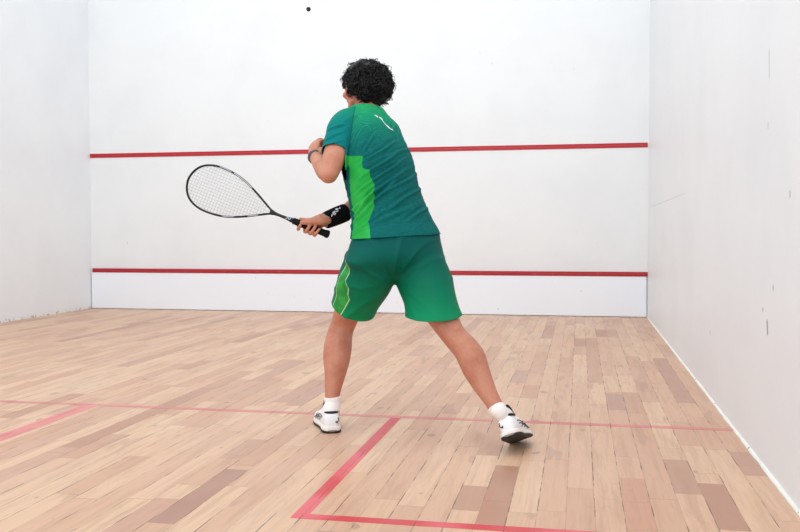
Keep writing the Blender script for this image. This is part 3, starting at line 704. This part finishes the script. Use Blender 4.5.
# ---- shoes
M_shoe = Mat('white_shoe_leather', (238, 237, 238), 0.5, 0.4); M_mid = Mat('white_midsole', (236, 226, 218), 0.6)
M_out = Mat('black_rubber', (26, 24, 24), 0.6); M_navy = Mat('navy_trim', (22, 24, 36), 0.7)
_p = M_shoe.pos(); M_shoe.bump(M_shoe.noise(_p, 420, 2), .25, .001)
def spring(y): return .016 * max(0.0, (y - .2) / .095) ** 2
def shoe(ft, side):        # side = +1: outer side on local +x
    def rows(L, zb, zt, e):
        bm = bmesh.new()
        secs = []
        for y, x, w, b, t in spline(L, 4):
            z0 = (b if zb is None else zb) + spring(y); z1 = (t if zt is None else zt) + spring(y)
            secs.append((V((x * side, y, (z0 + z1) / 2)), V((w, 0, 0)), V((0, 0, (z1 - z0) / 2))))
        loft(bm, secs, 26, e); return bm
    up = [(.000, 0, .020, .024, .070), (.006, 0, .029, .02, .086), (.022, 0, .036, .018, .090), (.05, 0, .038, .018, .086), (.08, -.001, .039, .018, .090), (.11, -.002, .041, .018, .098),
          (.145, -.001, .0445, .018, .087), (.18, .001, .048, .018, .072), (.215, .001, .0485, .018, .060), (.25, -.001, .043, .018, .052), (.275, -.004, .032, .018, .044), (.290, -.007, .016, .02, .034)]
    b0 = rows(up, None, None, .72); me = bpy.data.meshes.new('u'); bmesh.ops.recalc_face_normals(b0, faces=b0.faces); b0.to_mesh(me)
    tree = BVHTree.FromBMesh(b0)
    b0.transform(ft); root = obj('shoe', b0, M_shoe, person); bpy.data.meshes.remove(me)
    sole = [(y, x, w + .004 + (.003 if y < .06 else 0), 0, 0) for y, x, w, _, _ in up]
    sole[0] = (-.006, 0, .024, 0, 0); sole[1] = (.001, 0, .034, 0, 0); sole[-1] = (.297, -.008, .018, 0, 0)
    b1 = rows(sole, .007, .031, .45); b1.transform(ft); obj('midsole', b1, M_mid, root)
    b2 = rows([(y, x, w + .0012, 0, 0) for y, x, w, _, _ in sole], .0, .0135, .35); b2.transform(ft); o = obj('outsole', b2, M_out, root); o['label'] = 'black rubber outsole'
    # padded collar round the ankle
    bm = bmesh.new(); ring = []
    for k in range(25):
        a = 2 * math.pi * k / 24; c, s = math.cos(a), math.sin(a)
        ring.append((ft @ V((.0335 * c, .054 + .046 * s, .089 + .012 * max(0, s) + .004 * max(0, -s))), .0058))
    limb(bm, ring, sub=1, n=8, ref=ft.to_3x3() @ V((0, 0, 1)), round_ends=False); obj('collar', bm, M_navy, root)
    bm = bmesh.new()
    limb(bm, [(ft @ V(q), a, b) for q, a, b in (((0, .128, .092), .005, .026), ((0, .112, .112), .006, .025), ((0, .101, .130), .006, .023), ((0, .096, .142), .005, .018))], ref=ft.to_3x3() @ V((0, 1, 0)), n=12)
    obj('tongue', bm, M_navy, root)
    def on(x, y, z, lift=.0006):
        loc, nor, _, _ = tree.find_nearest(V((x, y, z + spring(y)))); return ft @ (loc + nor * lift)
    def stroke(name, pts, r, mat, n=8, lift=.0006):
        bm = bmesh.new(); limb(bm, [(on(*q, lift), rad) for q, rad in zip(spline([list(p) for p in pts], 4), [r] * 99)], sub=1, n=n); return obj(name, bm, mat, root)
    for sd in (1, -1):     # crossing side stripes
        X_ = .06 * sd * side
        stroke('side_stripe', [(X_, .112, .036), (X_, .132, .054), (X_, .150, .074)], .0020, M_navy)
        stroke('side_stripe', [(X_, .140, .034), (X_, .156, .050), (X_, .172, .066)], .0020, M_navy)
        stroke('side_stripe', [(X_, .060, .068), (X_, .11, .070), (X_, .165, .052), (X_, .20, .036)], .0022, M_navy)
        stroke('side_stripe', [(X_, .080, .056), (X_, .12, .057), (X_, .160, .044), (X_, .18, .034)], .0020, M_navy)
    sx = -side
    stroke('heel_mark', [(.030 * sx, .0, .068), (.032 * sx, .004, .060), (.026 * sx, .0, .051), (.018 * sx, -.004, .047), (.017 * sx, -.004, .053)], .0026, M_navy)
    for k in range(5):
        y = .125 + .018 * k; z = .12
        bm = bmesh.new(); limb(bm, [(on(-.02, y, z, .002), .003), (on(0, y + .006, z, .004), .003), (on(.02, y, z, .002), .003)], n=8); obj('lace', bm, M_sock, root)
    return root
shoe(FT_L, -1)['label'] = 'white shoe flat on the floor'
shoe(FT_R, 1)['label'] = 'white shoe with its heel lifted'

# ------------------------------------------------------------------ racket
M_frame = Mat('black_racket_frame', (13, 13, 15), 0.35, 0.35); M_grip = Mat('black_grip_tape', (18, 18, 18), 0.85, 0.2)
M_string = Mat('grey_string', (150, 150, 152), 0.5); M_deco = Mat('silver_print', (205, 212, 222), 0.4)
racket = bpy.data.objects.new('squash_racket', None); COL.objects.link(racket); racket.location = BUTT
tag(racket, 'black squash racket with teardrop head held out to the left', 'racket')
def robj(name, bm, mat, parent=racket):
    bm.transform(Matrix.Translation(-BUTT)); return obj(name, bm, mat, parent)
HW = [(.279, .0075), (.30, .0175), (.325, .031), (.36, .050), (.40, .070), (.45, .0905), (.50, .1025), (.55, .1065), (.59, .104), (.625, .0935), (.650, .078), (.668, .057), (.679, .034), (.6845, .012), (.6852, .0)]
def hw(s):
    for (a, b), (c, d_) in zip(HW, HW[1:]):
        if a <= s <= c: return b + (d_ - b) * (s - a) / (c - a)
    return 0
side_up = [(g(s, w, 0), .0052, .0085) for s, w in HW]; side_dn = [(g(s, -w, 0), .0052, .0085) for s, w in HW]
bm = bmesh.new()
loop = [(g(.262, .004, 0), .0052, .0085)] + side_up + side_dn[-2::-1] + [(g(.262, -.004, 0), .0052, .0085)]
limb(bm, loop, sub=4, n=12, ref=E if abs(E.dot(A)) < .5 else A)
bm.free(); bm = bmesh.new()
pl = spline([list(q[0]) for q in loop], 4); pl = [V(q) for q in pl]
secs = []
for i, c in enumerate(pl):
    t = (pl[min(i + 1, len(pl) - 1)] - pl[max(i - 1, 0)]).normalized(); o_ = t.cross(N).normalized()
    secs.append((c, o_ * .0047, N * .0080))
loft(bm, secs, 12, .8); frame = robj('frame', bm, M_frame)
bm = bmesh.new()
def rod(p, q, r):
    t = (q - p).normalized(); u = t.orthogonal().normalized(); w = t.cross(u); loft(bm, [(p, u * r, w * r), (q, u * r, w * r)], 5)
w = -.0975
while w < .099:
    ss = [s_ / 1000 for s_ in range(282, 686) if hw(s_ / 1000) > abs(w)]
    if ss: rod(g(ss[0], w, 0), g(ss[-1], w, 0), .00062)
    w += .0139
s_ = .312
while s_ < .68:
    rod(g(s_, -hw(s_), .0006), g(s_, hw(s_), .0006), .00062); s_ += .0142
robj('strings', bm, M_string)
bm = bmesh.new()
loft(bm, [(g(.165, 0, 0), E * .0135, N * .0135), (g(.185, 0, 0), E * .011, N * .0115), (g(.205, 0, 0), E * .0075, N * .0095), (g(.245, 0, 0), E * .0066, N * .0092), (g(.262, 0, 0), E * .0085, N * .0092), (g(.276, 0, 0), E * .0125, N * .0090), (g(.286, 0, 0), E * .0145, N * .0075)], 16)
robj('shaft', bm, M_frame)
bm = bmesh.new(); gs = []
for i in range(80):
    s = .012 + .160 * i / 79; r = .0160 + .0009 * math.sin(i * 1.25) - .0012 * max(0, (s - .12) / .05)
    gs.append((g(s, 0, 0), E * r, N * r))
loft(bm, gs, 20); robj('grip', bm, M_grip)
bm = bmesh.new(); loft(bm, [(g(s, 0, 0), E * r, N * r) for s, r in ((-.004, .010), (-.002, .0155), (.004, .0185), (.012, .0185), (.018, .0165))], 20); robj('butt_cap', bm, M_grip)
def deco(name, pts, r, mat=M_deco):
    bm = bmesh.new(); limb(bm, [(q, r) for q in pts], sub=3, n=6); return robj(name, bm, mat, frame)
deco('print', [g(s, hw(s) + .0005, .0082) for s in (.40, .43, .46, .50)], .0018)
deco('print', [g(s, hw(s) + .001, .0080) for s in (.515, .53, .55, .57)], .0014)
deco('print', [g(s, -hw(s) - .0005, .0085) for s in (.33, .35, .37)], .0016)
deco('print', [g(s, -hw(s) - .0005, .0085) for s in (.43, .46, .48)], .0014)
deco('print', [g(.186, .006, .0105), g(.192, -.002, .0112), g(.198, .005, .0105), g(.206, -.003, .0098)], .0018)
deco('print', [g(.178, .008, .0095), g(.184, .009, .0090), g(.196, .007, .0085)], .0018, Mat('blue_print', (70, 110, 190), .4))

# ------------------------------------------------------------------ ball in flight
bm = bmesh.new(); ball(bm, (0, 0, 0), .020, seg=24)
M_ball = Mat('black_ball_rubber', (24, 26, 30), 0.6, 0.4)
bl = obj('squash_ball', bm, M_ball); bl.location = (0.1525,-2.1231,2.8590)
tag(bl, 'small black squash ball in mid-air above the red service line', 'ball')

# player's own origin on the floor between the feet
base_pt = V((1.7385,-5.8924,0.0000)); base_pt.z = 0
def descend(o):
    for c in o.children: yield c; yield from descend(c)
for o in [person] + list(descend(person)):
    o.data.transform(Matrix.Translation(-base_pt))
person.location = base_pt

#@END
